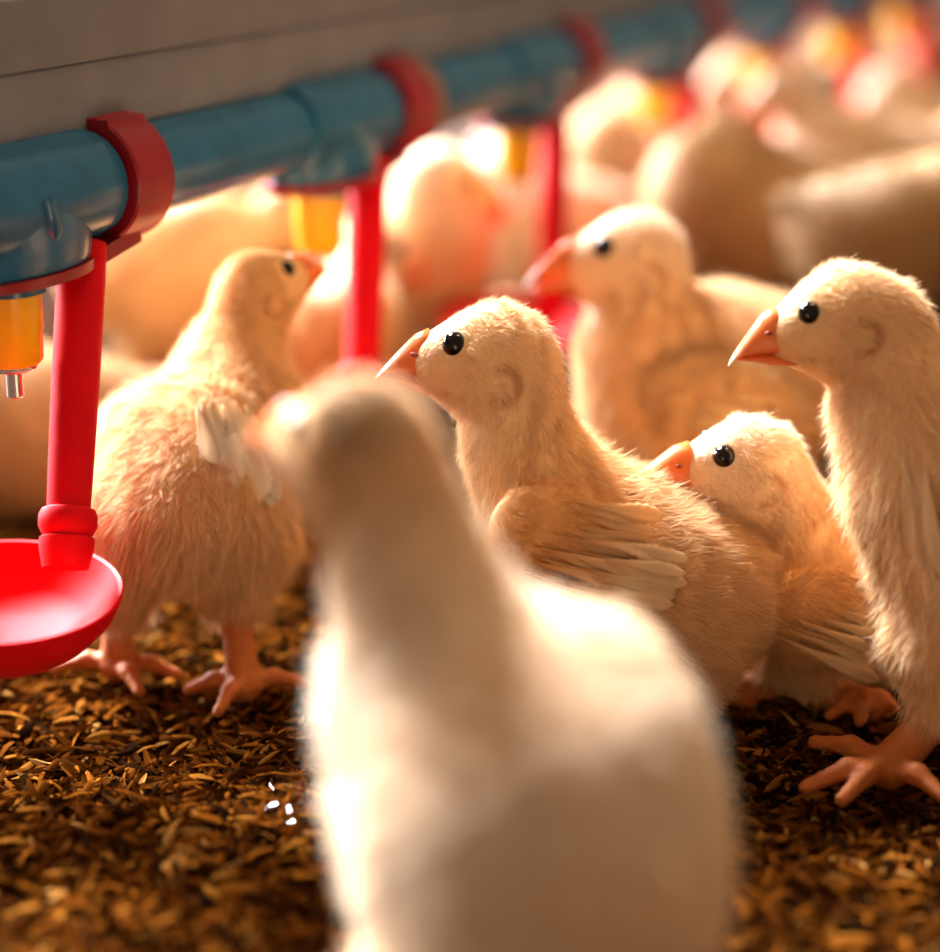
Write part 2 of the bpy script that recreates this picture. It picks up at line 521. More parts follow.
def surface_nets(prims, h):
    los, his = zip(*[p.bounds() for p in prims])
    lo = np.min(los, 0) - 3 * h; hi = np.max(his, 0) + 3 * h
    n = np.ceil((hi - lo) / h).astype(int) + 1
    gx, gy, gz = [lo[i] + h * np.arange(n[i]) for i in range(3)]
    Fv = np.empty(n, np.float32)
    for i in range(n[0]):
        Y, Z = np.meshgrid(gy, gz, indexing='ij')
        X = np.stack([np.full_like(Y, gx[i]), Y, Z], -1).astype(np.float32)
        Fv[i] = field(prims, X)
    ins = Fv < 0
    c = np.zeros(n - 1, np.int8)
    for a in (0, 1):
        for b_ in (0, 1):
            for d in (0, 1):
                c += ins[a:n[0] - 1 + a, b_:n[1] - 1 + b_, d:n[2] - 1 + d]
    cell = (c > 0) & (c < 8)
    idx = -np.ones(n - 1, np.int64)
    ii = np.argwhere(cell)
    idx[cell] = np.arange(len(ii))
    acc = np.zeros((len(ii), 3)); cnt = np.zeros(len(ii))
    corners = [np.array(q) for q in np.ndindex(2, 2, 2)]
    for p0 in corners:
        for axn in range(3):
            if p0[axn]: continue
            p1 = p0.copy(); p1[axn] = 1
            a = Fv[tuple((ii + p0).T)]; b_ = Fv[tuple((ii + p1).T)]
            cr = (a < 0) != (b_ < 0)
            t = np.where(cr, a / np.where(cr, a - b_, 1), 0)
            pos = p0 + t[:, None] * (p1 - p0)
            acc[cr] += pos[cr]; cnt[cr] += 1
    V = lo + h * (ii + acc / cnt[:, None])
    quads = []
    for axn in range(3):
        sl0 = [slice(None)] * 3; sl1 = [slice(None)] * 3
        sl0[axn] = slice(0, -1); sl1[axn] = slice(1, None)
        a = ins[tuple(sl0)]; b_ = ins[tuple(sl1)]
        e = np.argwhere(a != b_)
        sgn = a[tuple(e.T)]
        u, v = (axn + 1) % 3, (axn + 2) % 3
        du = np.zeros(3, int); du[u] = 1
        dv = np.zeros(3, int); dv[v] = 1
        q = np.stack([idx[tuple((e - du - dv).T)], idx[tuple((e - dv).T)], idx[tuple(e.T)], idx[tuple((e - du).T)]], 1)
        q[~sgn] = q[~sgn][:, ::-1]
        quads.append(q)
    Q = np.concatenate(quads)
    V = V.astype(np.float32)
    for _ in range(2):
        g = field_grad(prims, V)
        V = V - g * np.clip(field(prims, V), -h, h)[:, None] * 0.9
    return V, Q

def attributes(prims, X):
    """blended flow, fur length and colour at points"""
    W = []
    for p in prims:
        w = np.exp(-np.maximum(p.dist(X), 0) / (0.0010 if p.leg else 0.0035))
        W.append(w * (1.4 if p.leg else 1.0))
    W = np.stack(W, 1) ** 2
    W /= W.sum(1, keepdims=True) + 1e-9
    flow = W @ np.stack([p.flow for p in prims])
    flen = W @ np.array([p.flen for p in prims])
    colr = W @ np.stack([p.col for p in prims])
    legw = W @ np.array([1.0 if p.leg else 0.0 for p in prims])
    return flow, flen, colr, legw

def head_frame(yaw, pitch, roll=0.0):
    """yaw in degrees: 0 faces left of the picture, + turns towards the camera, - away; 180 faces right"""
    y = math.radians(yaw)
    f = np.array([-math.cos(y), -math.sin(y), 0.0])
    p = math.radians(pitch)
    left = np.cross([0, 0, 1.0], f)
    fw = f * math.cos(p) + np.array([0, 0, math.sin(p)])
    up = np.cross(fw, left)
    r = math.radians(roll)
    left, up = left * math.cos(r) + up * math.sin(r), up * math.cos(r) - left * math.sin(r)
    return fw, left, up

BEAK_COL = np.array([0.84, 0.20, 0.040]); BEAK_TIP = np.array([0.92, 0.66, 0.46]); BEAK_DK = np.array([0.62, 0.12, 0.035])
LEG_COL = np.array([0.42, 0.115, 0.020])

def build_beak(root, hc, fr, R, n=18, open_=0.0, tint=1.0, bk=1.0):
    fw, lf, up = fr
    sx = lambda x: 1.0 + (x - 1.0) * bk
    def loft(xs, zt, zb, hw, ridge):
        secs, cols = [], []
        for x, a, b_, w in zip(xs, zt, zb, hw):
            rg = []
            for t in np.linspace(0, 2 * math.pi, n, endpoint=False):
                cy = math.cos(t); sy = math.sin(t)
                yy = w * np.sign(cy) * abs(cy) ** 0.9
                if sy >= 0: zz = (a - (a * 0.25 + b_ * 0.75)) * sy ** (1.25 if ridge else 0.9) + (a * 0.25 + b_ * 0.75)
                else: zz = (b_ - (a * 0.25 + b_ * 0.75)) * (-sy) ** 0.8 + (a * 0.25 + b_ * 0.75)
                rg.append(hc + R * (fw * sx(x) + lf * yy * (0.5 + 0.5 * bk) + up * zz))
                tp = np.clip((x - 1.78) / 0.2, 0, 1)
                cc = BEAK_COL * tint * (1 - tp) + BEAK_TIP * tp
                base = np.clip((1.3 - x) / 0.5, 0, 1) * 0.6 + (0.15 if sy < -0.3 else 0.0)
                cc = cc * (1 - min(base, 1)) + BEAK_DK * min(base, 1)
                cols.append(cc)
            secs.append(rg)
        v, f = sweep(secs)
        return v, f, cols
    v1, f1, c1 = loft([0.75, 1.0, 1.18, 1.40, 1.58, 1.74, 1.87, 1.95, 1.985], [-0.35, 0.02, 0.23, 0.10, -0.13, -0.35, -0.54, -0.68, -0.755],
                      [-0.60, -0.585, -0.57, -0.57, -0.58, -0.60, -0.64, -0.72, -0.78], [0.46, 0.44, 0.38, 0.31, 0.25, 0.185, 0.12, 0.06, 0.015], True)
    o_ = open_
    v2, f2, c2 = loft([0.75, 1.0, 1.25, 1.50, 1.70, 1.84], [-0.56, -0.56, -0.56 - .1 * o_, -0.57 - .25 * o_, -0.59 - .4 * o_, -0.63 - .5 * o_],
                      [-0.74, -0.76, -0.74 - .1 * o_, -0.71 - .25 * o_, -0.69 - .4 * o_, -0.68 - .5 * o_], [0.42, 0.38, 0.30, 0.21, 0.12, 0.03], False)
    V = list(v1) + list(v2)
    Fs = list(f1) + [tuple(i + len(v1) for i in q) for q in f2]
    o = mesh_faces('beak', np.array(V), Fs, M_BEAK, root, np.array(c1 + c2))
    # nostrils
    for sd in (1, -1):
        c = hc + R * (fw * sx(1.33) + lf * (0.29 * sd) + up * (-0.16))
        sec = []
        for d, r in [(-1, 0.02), (-0.6, 0.8), (0, 1), (0.6, 0.8), (1, 0.02)]:
            sec.append(ring(c + fw * (d * 0.075 * R), lf, up, r * 0.035 * R, r * 0.04 * R, n=10))
        v, f = sweep(sec)
        no = mesh_faces('nostril', np.array(v), f, M_BEAK, root, np.tile([0.30, 0.05, 0.02], (len(v), 1)))
        no.parent = o
    return o


def uv_sphere(c, r, n=20, squash=None):
    secs = []
    for a in np.linspace(-math.pi / 2, math.pi / 2, n // 2 + 1):
        secs.append(ring(c + np.array([0, 0, math.sin(a) * r]), np.array([1., 0, 0]), np.array([0, 1., 0]), max(math.cos(a) * r, 1e-5), n=n))
    return sweep(secs)

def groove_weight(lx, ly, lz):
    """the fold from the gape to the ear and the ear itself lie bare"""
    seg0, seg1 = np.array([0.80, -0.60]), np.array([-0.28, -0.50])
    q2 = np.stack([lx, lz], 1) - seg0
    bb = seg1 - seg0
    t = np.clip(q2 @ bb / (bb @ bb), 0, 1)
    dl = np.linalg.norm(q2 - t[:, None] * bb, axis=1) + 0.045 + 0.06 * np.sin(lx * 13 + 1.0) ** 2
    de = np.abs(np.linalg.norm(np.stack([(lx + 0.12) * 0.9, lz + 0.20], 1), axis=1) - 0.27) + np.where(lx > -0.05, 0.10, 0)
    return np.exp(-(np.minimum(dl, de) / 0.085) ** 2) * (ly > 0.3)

def build_fur(root, prims, V, Q, seed, dens, width, hc, fr, R, eyes, lmul=1.0, groove=True, segs=2, var=0.12, tipw=0.18, lift=0.30, back=0.45):
    r = np.random.default_rng(seed)
    tris = np.concatenate([Q[:, [0, 1, 2]], Q[:, [0, 2, 3]]])
    A, B, C = V[tris[:, 0]], V[tris[:, 1]], V[tris[:, 2]]
    cr = np.cross(B - A, C - A)
    area = 0.5 * np.linalg.norm(cr, axis=1)
    cen = (A + B + C) / 3
    nn = cr / (2 * area[:, None] + 1e-12)
    view = CAMP - cen
    view /= np.linalg.norm(view, axis=1, keepdims=True)
    facing = (nn * view).sum(1)
    hd = np.linalg.norm(cen - hc, axis=1)
    wgt = area * np.where(facing < -0.35, back, 1.0) * np.where(hd < 1.5 * R, 1.6, 1.0)
    n = int(wgt.sum() * 1e6 * dens)
    pick = r.choice(len(tris), n, p=wgt / wgt.sum())
    u = r.random((n, 2)); sw = u.sum(1) > 1
    u[sw] = 1 - u[sw]
    pts = A[pick] + u[:, :1] * (B - A)[pick] + u[:, 1:] * (C - A)[pick]
    pts = pts.astype(np.float32)
    N = field_grad(prims, pts)
    flow, flen, colr, legw = attributes(prims, pts)
    d = pts - hc
    fw, lf, up = fr
    lx, ly, lz = d @ fw / R, np.abs(d @ lf) / R, d @ up / R
    near_head = (np.linalg.norm(d, axis=1) < 1.45 * R)
    # short plush on the face
    face = np.clip((lx - 0.35) / 0.6, 0, 1) * near_head
    flen = flen * (1 - 0.62 * face)
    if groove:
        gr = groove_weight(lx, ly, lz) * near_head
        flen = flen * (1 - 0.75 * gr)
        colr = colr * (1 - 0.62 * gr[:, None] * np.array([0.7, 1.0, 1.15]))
    keep = (flen > 0.0009) & (legw < 0.35)
    for e, er in eyes:
        keep &= np.linalg.norm(pts - e, axis=1) > er * 1.12
    bk = np.linalg.norm(np.stack([lx - 1.35, ly * 0.9, lz + 0.42], 1), axis=1)
    keep &= (bk > 0.40)
    pts, N, flow, flen, colr = pts[keep], N[keep], flow[keep], flen[keep], colr[keep]
    n = len(pts)
    ft = flow - (flow * N).sum(1, keepdims=True) * N
    ft /= np.linalg.norm(ft, axis=1, keepdims=True) + 1e-6
    # clumping noise
    cl = np.zeros((n, 3))
    for q in range(5):
        wv = r.normal(0, 1, (3,)) * r.uniform(250, 700)
        cl += np.sin(pts @ wv + r.uniform(0, 6.28))[:, None] * r.normal(0, 0.16, 3)
    jit = r.normal(0, 0.20, (n, 3)) + cl
    L = (flen * lmul * r.uniform(0.65, 1.25, n))[:, None]
    stray = r.random(n) < 0.02
    L[stray] *= 1.35
    lift = np.where(r.random((n, 1)) < 0.13, lift + 0.75, lift * r.uniform(0.6, 1.3, (n, 1)))
    d0 = N * (lift + 0.12) + ft * 0.8 + jit * 0.5
    d0 /= np.linalg.norm(d0, axis=1, keepdims=True)
    d1 = N * lift * 0.7 + ft * 1.0 + jit
    d1 /= np.linalg.norm(d1, axis=1, keepdims=True)
    side = np.cross(d0, N)
    side /= np.linalg.norm(side, axis=1, keepdims=True) + 1e-6
    rl = r.normal(0, 0.5, n)[:, None]
    side = side * np.cos(rl) + N * np.sin(rl)
    p0 = pts - N * 0.0006
    p1 = p0 + d0 * L * 0.5
    p2 = p1 + d1 * L * 0.5
    w = (width * r.uniform(0.7, 1.3, n))[:, None]
    cvar = 1 + r.normal(0, var, (n, 1))
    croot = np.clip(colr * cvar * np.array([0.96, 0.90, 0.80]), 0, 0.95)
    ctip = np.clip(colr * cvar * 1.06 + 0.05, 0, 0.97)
    if segs == 2:
        Vs = np.stack([p0 - side * w, p0 + side * w, p1 - side * w * 0.8, p1 + side * w * 0.8, p2], 1).reshape(-1, 3)
        Cs = np.stack([croot, croot, (croot + ctip) / 2, (croot + ctip) / 2, ctip], 1).reshape(-1, 3)
        b0 = (np.arange(n) * 5)[:, None]
        q = b0 + np.array([[0, 1, 3, 2]])
        t = b0 + np.array([[2, 3, 4]])
        loops = np.concatenate([q, t], 1).ravel()
        tot = np.tile([4, 3], n)
    else:
        Vs = np.stack([p0 - side * w, p0 + side * w, p2], 1).reshape(-1, 3)
        Cs = np.stack([croot, croot, ctip], 1).reshape(-1, 3)
        loops = np.arange(n * 3); tot = np.full(n, 3)
    st = np.concatenate([[0], np.cumsum(tot)[:-1]])
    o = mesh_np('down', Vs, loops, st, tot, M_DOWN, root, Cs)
    o['kind'] = 'stuff'
    return o

def feather_vf(root_p, tip_p, normal, width, curve=0.12, bare=0.3, round_=0.85, colr0=(0.62, 0.28, 0.08), colr1=(0.80, 0.62, 0.40), nst=23):
    """growing wing feather: orange sheath, pale blunt vane, raised shaft"""
    ax = tip_p - root_p; L = np.linalg.norm(ax); ax = ax / L
    nm = nrm(normal - ax * np.dot(normal, ax)); sd = np.cross(nm, ax)
    V, C, Fs = [], [], []
    for i, t in enumerate(np.linspace(0, 1, nst)):
        if t < bare: w = 0.12 + 0.25 * (t / bare)
        else:
            q = (t - bare) / (1 - bare)
            w = (0.37 + 0.63 * min(1, q * 1.8)) * (1 - max(0, (q - 0.7) / 0.3) ** 2.2 * round_)
        w *= width * 0.5 * (1.0 + (0.09 * (-1) ** i if bare < t < 0.97 else 0.0))
        c = root_p + ax * (t * L) + nm * (curve * L * math.sin(t * math.pi) - 0.03 * L * t)
        cc = np.array(colr0) * (1 - min(1, t / 0.55)) + np.array(colr1) * min(1, t / 0.55)
        for j, (k, hgt) in enumerate([(-1, -0.06), (-0.5, 0.01), (0, 0.07), (0.5, 0.01), (1, -0.06)]):
            V.append(c + sd * (k * w) + nm * (hgt * w))
            C.append(cc * (0.88 if j == 2 else 1.0))
        V_ = len(V)
        if i:
            for j in range(4):
                a = V_ - 10 + j; Fs.append((a, a + 1, a + 6, a + 5))
    # underside so that the vane has thickness
    n0 = len(V)
    for p in list(V): V.append(p - nm * 0.00022)
    C += C
    Fs += [tuple(i + n0 for i in reversed(f)) for f in Fs]
    for i in range(nst - 1):
        for a, b_ in ((i * 5, i * 5 + 5), (i * 5 + 9, i * 5 + 4)):
            Fs.append((a, b_, b_ + n0, a + n0))
    e = (nst - 1) * 5
    for j in range(4):
        Fs.append((e + j, e + j + 1, e + j + 1 + n0, e + j + n0))
    return np.array(V), Fs, np.array(C)

def toe(p0, p1, r0, r1):
    mid = (p0 + p1) / 2 + np.array([0, 0, 0.0022])
    return [Prim('cone', (0, 0, 0), 0, LEG_COL, True, 0.0016, a=p0, b=mid, ra=r0, rb=(r0 + r1) / 2),
            Prim('cone', (0, 0, 0), 0, LEG_COL, True, 0.0016, a=mid, b=p1, ra=(r0 + r1) / 2, rb=r1)]

def leg_prims(hip, hock, foot, toes, thick=0.0030, thigh=0.011, tcol=None, fl=0.006):
    """feathered thigh from the hip, bare shank from hock to foot, toes spread on the litter"""
    pr = []
    tc = tcol if tcol is not None else np.array([0.8, 0.55, 0.28])
    pr.append(Prim('cone', (0, 0, -1), fl, tc, False, 0.008, a=hip, b=hip + (hock - hip) * 0.80, ra=thigh, rb=thigh * 0.55))
    pr.append(Prim('cone', (0, 0, 0), 0.0, LEG_COL, True, 0.002, a=hip + (hock - hip) * 0.6, b=hock, ra=thick * 1.2, rb=thick * 1.2))
    pr.append(Prim('cone', (0, 0, 0), 0.0, LEG_COL, True, 0.002, a=hock, b=hock + (foot - hock) * 0.7, ra=thick * 1.2, rb=thick * 0.95))
    pr.append(Prim('cone', (0, 0, 0), 0.0, LEG_COL, True, 0.002, a=hock + (foot - hock) * 0.6, b=foot, ra=thick * 0.95, rb=thick * 1.25))
    for t in toes:
        pr += toe(foot - np.array([0, 0, 0.0004]), t, thick * 0.70, thick * 0.38)
    return pr

GROUP = 'young chicks on the rice hull litter'
N_CHICK = [0]

def make_chick(label, head, R, yaw, pitch, parts, legs, cols, h=0.0013, dens=4.0, width=0.00013, feathers=(), roll=0.0,
               lm=1.0, segs=2, base=None, groove=True, open_=0.0, lift=0.30, headlen=0.0030, side_eye=0.62, facelen=1.0, extra=(), bk=1.0):
    """parts: list of (a, ra, b, rb, flow, fur length, colour) chained cones in world units; head: centre"""
    N_CHICK[0] += 1
    seed = 100 + N_CHICK[0]
    hc = np.asarray(head, float)
    fr = head_frame(yaw, pitch, roll)
    fw, lf, up = fr
    rot = np.stack([fw, lf, up], 1)
    hcol = np.asarray(cols['head'])
    prims = []
    for (a, ra, b_, rb, flow, fl, cc) in parts:
        sh = 0.42 * fl * lm
        prims.append(Prim('cone', flow, fl, cc, False, 0.010, a=np.asarray(a, float), b=np.asarray(b_, float), ra=max(ra - sh, 0.002), rb=max(rb - sh, 0.002)))
    prims += list(extra)
    sh = 0.35 * headlen * lm
    back = nrm(-fw + 0.0 * up)
    prims.append(Prim('ell', -fw * 0.9 - up * 0.35, headlen, hcol, False, 0.006, c=hc.copy(), rot=rot, r=np.array([R, R * 0.86, R * 0.95]) - sh))
    prims.append(Prim('ell', -fw, headlen * 0.9, hcol, False, 0.006, c=hc + R * (0.55 * fw - 0.20 * up), rot=rot, r=np.array([0.72, 0.60, 0.60]) * R - sh))
    prims.append(Prim('ell', -fw, headlen * 0.6, hcol * 0.45 + np.array([0.84, 0.36, 0.13]) * 0.55, False, 0.005, c=hc + R * (0.82 * fw - 0.33 * up), rot=rot, r=np.array([0.47, 0.42, 0.41]) * R))
    prims.append(Prim('ell', -fw - 0.6 * up, headlen, hcol, False, 0.006, c=hc + R * (0.15 * fw - 0.52 * up), rot=rot, r=np.array([0.66, 0.60, 0.46]) * R - sh))
    prims += legs
    if base is None:
        base = hc.copy(); base[2] = 0
    root = empty('chick', tuple(base))
    V, Q = surface_nets(prims, h)
    flow, flen, colr, legw = attributes(prims, V)
    skin = colr * np.where(legw[:, None] > 0.3, 1.0, np.array([[0.95, 0.86, 0.74]]))
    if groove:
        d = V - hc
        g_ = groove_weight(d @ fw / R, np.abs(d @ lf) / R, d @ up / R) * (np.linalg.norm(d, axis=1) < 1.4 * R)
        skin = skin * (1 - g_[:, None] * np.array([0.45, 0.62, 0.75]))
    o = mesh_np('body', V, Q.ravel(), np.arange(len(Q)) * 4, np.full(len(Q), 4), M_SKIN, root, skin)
    eyes = []
    er = 0.205 * R
    for sd in (1, -1):
        q = np.array([hc + R * (0.68 * fw + lf * sd * t + 0.19 * up) for t in np.linspace(0.2, 1.1, 60)], np.float32)
        f = field(prims, q)
        e = q[np.argmax(f > 0)] - lf * sd * er * 0.52
        eyes.append((e, er))
        v, fcs = uv_sphere(e.astype(float), er, 28 if h < 0.0018 else 14)
        mesh_faces('eye', np.array(v), fcs, M_EYE, root)
    build_beak(root, hc, fr, R, open_=open_, bk=bk)
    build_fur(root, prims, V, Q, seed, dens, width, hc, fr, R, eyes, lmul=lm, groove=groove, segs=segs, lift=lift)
    for (rp, tp, nm, wd, kw) in feathers:
        v, fcs, cc = feather_vf(np.asarray(rp), np.asarray(tp), np.asarray(nm), wd, **kw)
        mesh_faces('wing_feather', v, fcs, M_FEATHER, root, cc)
    tag(root, label, 'chick', GROUP)
    return root, prims

CREAM = np.array([0.86, 0.61, 0.36]); YEL = np.array([0.84, 0.53, 0.20]); TAN = np.array([0.70, 0.455, 0.225]); WHITE = np.array([0.90, 0.77, 0.64]); ORN = np.array([0.80, 0.44, 0.14])

def PP(px, py, s, rpx):
    return P(px, py, s), rpx * s / F_PX

def chain(pts, flows, lens, cols):
    """pts: list of (px, py, s, rpx)"""
    out = []
    q = [PP(*p) for p in pts]
    for i in range(len(q) - 1):
        out.append((q[i][0], q[i][1], q[i + 1][0], q[i + 1][1], flows[i], lens[i], cols[i]))
    return out

def gp(px, py, dz=0.0015):
    """point on the ground seen at px, py"""
    d = FWD + (px - CX) / F_PX * RIGHT - (py - CY) / F_PX * UP
    s = -(CAM_H - dz) / d[2]
    return CAMP + d * s

FR = np.random.default_rng(31)
def fan(roots, tips, nm, wd, **kw):
    out = []
    n = len(roots)
    for i in range(n):
        j = FR.normal(0, 1, 8)
        ax = tips[i] - roots[i]
        tp = tips[i] + ax * 0.09 * j[0] + np.array([j[1], 0.25 * j[2], j[3]]) * 0.0011
        k2 = dict(kw); k2['curve'] = 0.055 + 0.02 * j[4]
        k2['colr1'] = tuple(np.clip(np.array(kw['colr1']) * (1 + 0.09 * j[5]), 0, 0.95))
        out.append((roots[i] + np.array([j[6], 0, j[7]]) * 0.0006, tp, nm + np.array([0.25 * j[2], 0, 0.25 * j[3]]), wd * (1 + 0.18 * j[5]), k2))
    return out

def lerp_pts(a, b_, n):
    return [a + (b_ - a) * t for t in np.linspace(0, 1, n)]

DN = np.array([0, 0, -1.0]); RT = np.array([1.0, 0, 0]); LFT = -RT; BK = np.array([0, 1.0, 0]); TOCAM = np.array([0, -1.0, 0])

# --- right standing chick, sharp
parts = chain([(879, 335, 0.444, 60), (900, 415, 0.443, 65), (925, 490, 0.442, 77), (985, 570, 0.442, 108), (1065, 590, 0.445, 112), (1150, 560, 0.45, 60), (1190, 535, 0.45, 22)],
              [DN + 0.3 * RT, DN + 0.2 * RT, DN + 0.4 * RT, RT + 0.8 * DN, RT + 0.5 * DN, RT], [0.0042, 0.0060, 0.0065, 0.0065, 0.0065, 0.007], [CREAM * 0.97 + YEL * 0.03, CREAM, CREAM, CREAM, CREAM, WHITE])
f1 = gp(888, 775)
legs = leg_prims(P(945, 655, 0.44), P(940, 712, 0.441), f1 + np.array([0, 0, 0.002]), [gp(814, 742, 0.003), gp(806, 787, 0.003), gp(842, 800, 0.002), gp(945, 798, 0.003)], thick=0.0041, thigh=0.013, tcol=CREAM)
f2 = gp(1040, 760)
legs += leg_prims(P(1060, 660, 0.46), P(1075, 705, 0.462), f2 + np.array([0, 0, 0.002]), [gp(970, 745), gp(965, 775), gp(1000, 790), gp(1085, 770)], thick=0.0041, thigh=0.013, tcol=CREAM)
nmw = nrm(TOCAM + 0.1 * LFT)
fe = fan(lerp_pts(P(900, 452, 0.4275), P(960, 470, 0.4225), 8), lerp_pts(P(918, 560, 0.4255), P(985, 600, 0.4170), 8), nmw, 0.0038, colr0=tuple(CREAM), colr1=tuple(CREAM))
make_chick('tall cream chick standing at the right edge, facing left in sharp focus', P(844, 316, 0.44), 0.0131, 3, -2, parts, legs, dict(head=CREAM * 0.9 + YEL * 0.1),
           h=0.0012, dens=6.5, width=0.00008, feathers=fe, bk=0.97)

# --- centre chick sitting, sharp
parts = chain([(508, 390, 0.456, 56), (522, 450, 0.458, 56), (560, 520, 0.464, 78), (625, 580, 0.468, 104), (678, 603, 0.470, 98), (722, 588, 0.473, 52), (748, 574, 0.475, 20)],
              [DN, DN + 0.3 * RT, RT + 0.5 * DN, RT + 0.4 * DN, RT + 0.4 * DN, RT], [0.0040, 0.0048, 0.0055, 0.0062, 0.0066, 0.006], [CREAM, YEL * 0.6 + CREAM * 0.4, TAN * 0.5 + CREAM * .5, TAN, TAN, TAN])
wing = Prim('ell', RT + 0.5 * DN, 0.0035, ORN * 0.6 + TAN * 0.4, False, 0.004, c=P(560, 543, 0.447), rot=np.stack([nrm(P(640, 590, .447) - P(520, 520, .447)), nrm(TOCAM), nrm(np.cross(nrm(P(640, 590, .447) - P(520, 520, .447)), nrm(TOCAM)))], 1), r=np.array([0.0165, 0.0060, 0.0125]))
rootsA = lerp_pts(P(560, 503, 0.4405), P(525, 570, 0.4405), 15)
tipsA = lerp_pts(P(662, 522, 0.4440), P(632, 612, 0.4400), 15)
nmw = nrm(TOCAM + 0.25 * np.array([0, 0, 1]))
fe = fan(rootsA, tipsA, nmw, 0.0034, colr0=(0.66, 0.25, 0.045), colr1=(0.74, 0.46, 0.22), bare=0.45)
fe += fan(lerp_pts(P(590, 540, 0.4398), P(560, 592, 0.4398), 10), lerp_pts(P(688, 564, 0.4412), P(668, 610, 0.4402), 10), nmw, 0.0040, colr0=(0.62, 0.26, 0.06), colr1=(0.82, 0.58, 0.33), bare=0.40)
legs = leg_prims(P(655, 655, 0.470), P(675, 690, 0.468), gp(640, 728), [gp(580, 730), gp(600, 745), gp(630, 750), gp(670, 735)], thick=0.0038, thigh=0.014, tcol=TAN)
make_chick('cream chick sitting in the centre with orange sprouting wing feathers, beak to the left', P(497, 358, 0.455), 0.0145, -3, 12, parts, legs, dict(head=CREAM), h=0.0012, dens=6.5, width=0.00008, feathers=fe, extra=[wing], bk=0.82)

# --- chick resting between centre and right ones
parts = chain([(772, 492, 0.480, 50), (802, 545, 0.488, 54), (842, 598, 0.500, 84), (885, 613, 0.508, 80), (940, 600, 0.517, 44)],
              [DN + 0.2 * RT, DN + 0.4 * RT, RT + 0.4 * DN, RT + 0.4 * DN], [0.0040, 0.0046, 0.0058, 0.0062], [CREAM, TAN, TAN, TAN])
wing = Prim('ell', RT + 0.5 * DN, 0.004, ORN * 0.35 + TAN * 0.65, False, 0.004, c=P(825, 618, 0.470), rot=np.stack([nrm(RT + 0.25 * DN), nrm(TOCAM), nrm(np.cross(nrm(RT + .25 * DN), TOCAM))], 1), r=np.array([0.0170, 0.0060, 0.0125]))
nmw = nrm(TOCAM + 0.2 * np.array([0, 0, 1]))
fe = fan(lerp_pts(P(835, 572, 0.4645), P(775, 640, 0.4640), 16), lerp_pts(P(915, 610, 0.4665), P(880, 676, 0.4640), 16), nmw, 0.0036, colr0=(0.62, 0.30, 0.08), colr1=(0.74, 0.52, 0.28), bare=0.40)
legs = leg_prims(P(800, 660, 0.487), P(815, 685, 0.485), gp(865, 706), [gp(800, 690), gp(830, 715), gp(860, 722), gp(895, 708)], thick=0.0038, thigh=0.013, tcol=TAN)
legs += leg_prims(P(760, 650, 0.505), P(755, 680, 0.50), gp(740, 694), [gp(690, 690), gp(695, 702), gp(715, 706), gp(770, 695)], thick=0.0038, thigh=0.012, tcol=TAN)
make_chick('white-capped chick resting low behind the centre chick, beak over its back', P(751, 466, 0.472), 0.0137, 9, 13, parts, legs, dict(head=CREAM * 0.5 + WHITE * 0.5), h=0.0012, dens=6.0, width=0.00009, feathers=fe, extra=[wing], bk=1.08)

# --- white headed chick behind, facing left
parts = chain([(640, 295, 0.562, 50), (640, 340, 0.563, 58), (655, 385, 0.566, 76), (715, 380, 0.57, 92), (765, 390, 0.575, 84), (815, 400, 0.58, 40)],
              [DN, DN, RT + DN, RT + 0.4 * DN, RT + 0.3 * DN], [0.004, 0.0045, 0.0055, 0.006, 0.006], [CREAM, ORN * 0.4 + CREAM * .6, CREAM, TAN, TAN])
wing = Prim('ell', RT + 0.4 * DN, 0.004, TAN * 0.85, False, 0.004, c=P(725, 400, 0.545), rot=np.stack([nrm(RT + 0.2 * DN), nrm(TOCAM), nrm(np.cross(nrm(RT + .2 * DN), TOCAM))], 1), r=np.array([0.0225, 0.007, 0.0125]))
fe = fan(lerp_pts(P(720, 375, 0.537), P(690, 420, 0.537), 7), lerp_pts(P(800, 400, 0.542), P(780, 445, 0.540), 7), nmw, 0.0062, colr0=tuple(TAN), colr1=tuple(TAN * 1.05), bare=0.3)
f1 = gp(670, 578); f2 = gp(730, 570)
legs = leg_prims(P(680, 450, 0.56), P(685, 500, 0.56), f1, [gp(630, 575), gp(640, 590), gp(665, 597), gp(700, 580)], thigh=0.014, tcol=TAN)
legs += leg_prims(P(745, 450, 0.575), P(750, 500, 0.575), f2, [gp(690, 567), gp(700, 582), gp(725, 588), gp(760, 572)], thigh=0.014, tcol=TAN)
make_chick('white-crowned chick behind the centre chick, bending its beak to a red cup', P(634, 259, 0.56), 0.0154, 6, 10, parts, legs, dict(head=WHITE * 0.5 + CREAM * 0.5), h=0.0014, dens=4.2, width=0.00012, feathers=fe, extra=[wing], open_=0.4, bk=0.9)

# --- left chick seen from behind, pecking at the nipple
parts = chain([(250, 318, 0.512, 40), (236, 362, 0.512, 48), (228, 420, 0.508, 72), (202, 474, 0.497, 92), (182, 512, 0.488, 82), (158, 530, 0.480, 44)],
              [DN + 0.2 * LFT, DN + 0.2 * LFT, DN + 0.3 * LFT, DN + 0.3 * LFT, DN], [0.0034, 0.0045, 0.0055, 0.0060, 0.0065], [YEL * 0.55 + CREAM * 0.45, CREAM, CREAM * 0.6 + TAN * .4, CREAM * .5 + TAN * 0.5, TAN])
parts += chain([(245, 440, 0.512, 62), (240, 505, 0.506, 54)], [DN], [0.006], [TAN])
parts += chain([(150, 440, 0.497, 50), (135, 505, 0.487, 52)], [DN], [0.007], [CREAM])
fL = gp(118, 672); fR = gp(243, 692)
legs = leg_prims(P(132, 548, 0.489), P(118, 608, 0.494), fL + np.array([0, 0, 0.002]), [gp(55, 668), gp(180, 676), gp(140, 692), gp(105, 655)], thick=0.0036, thigh=0.012, tcol=TAN, fl=0.008)
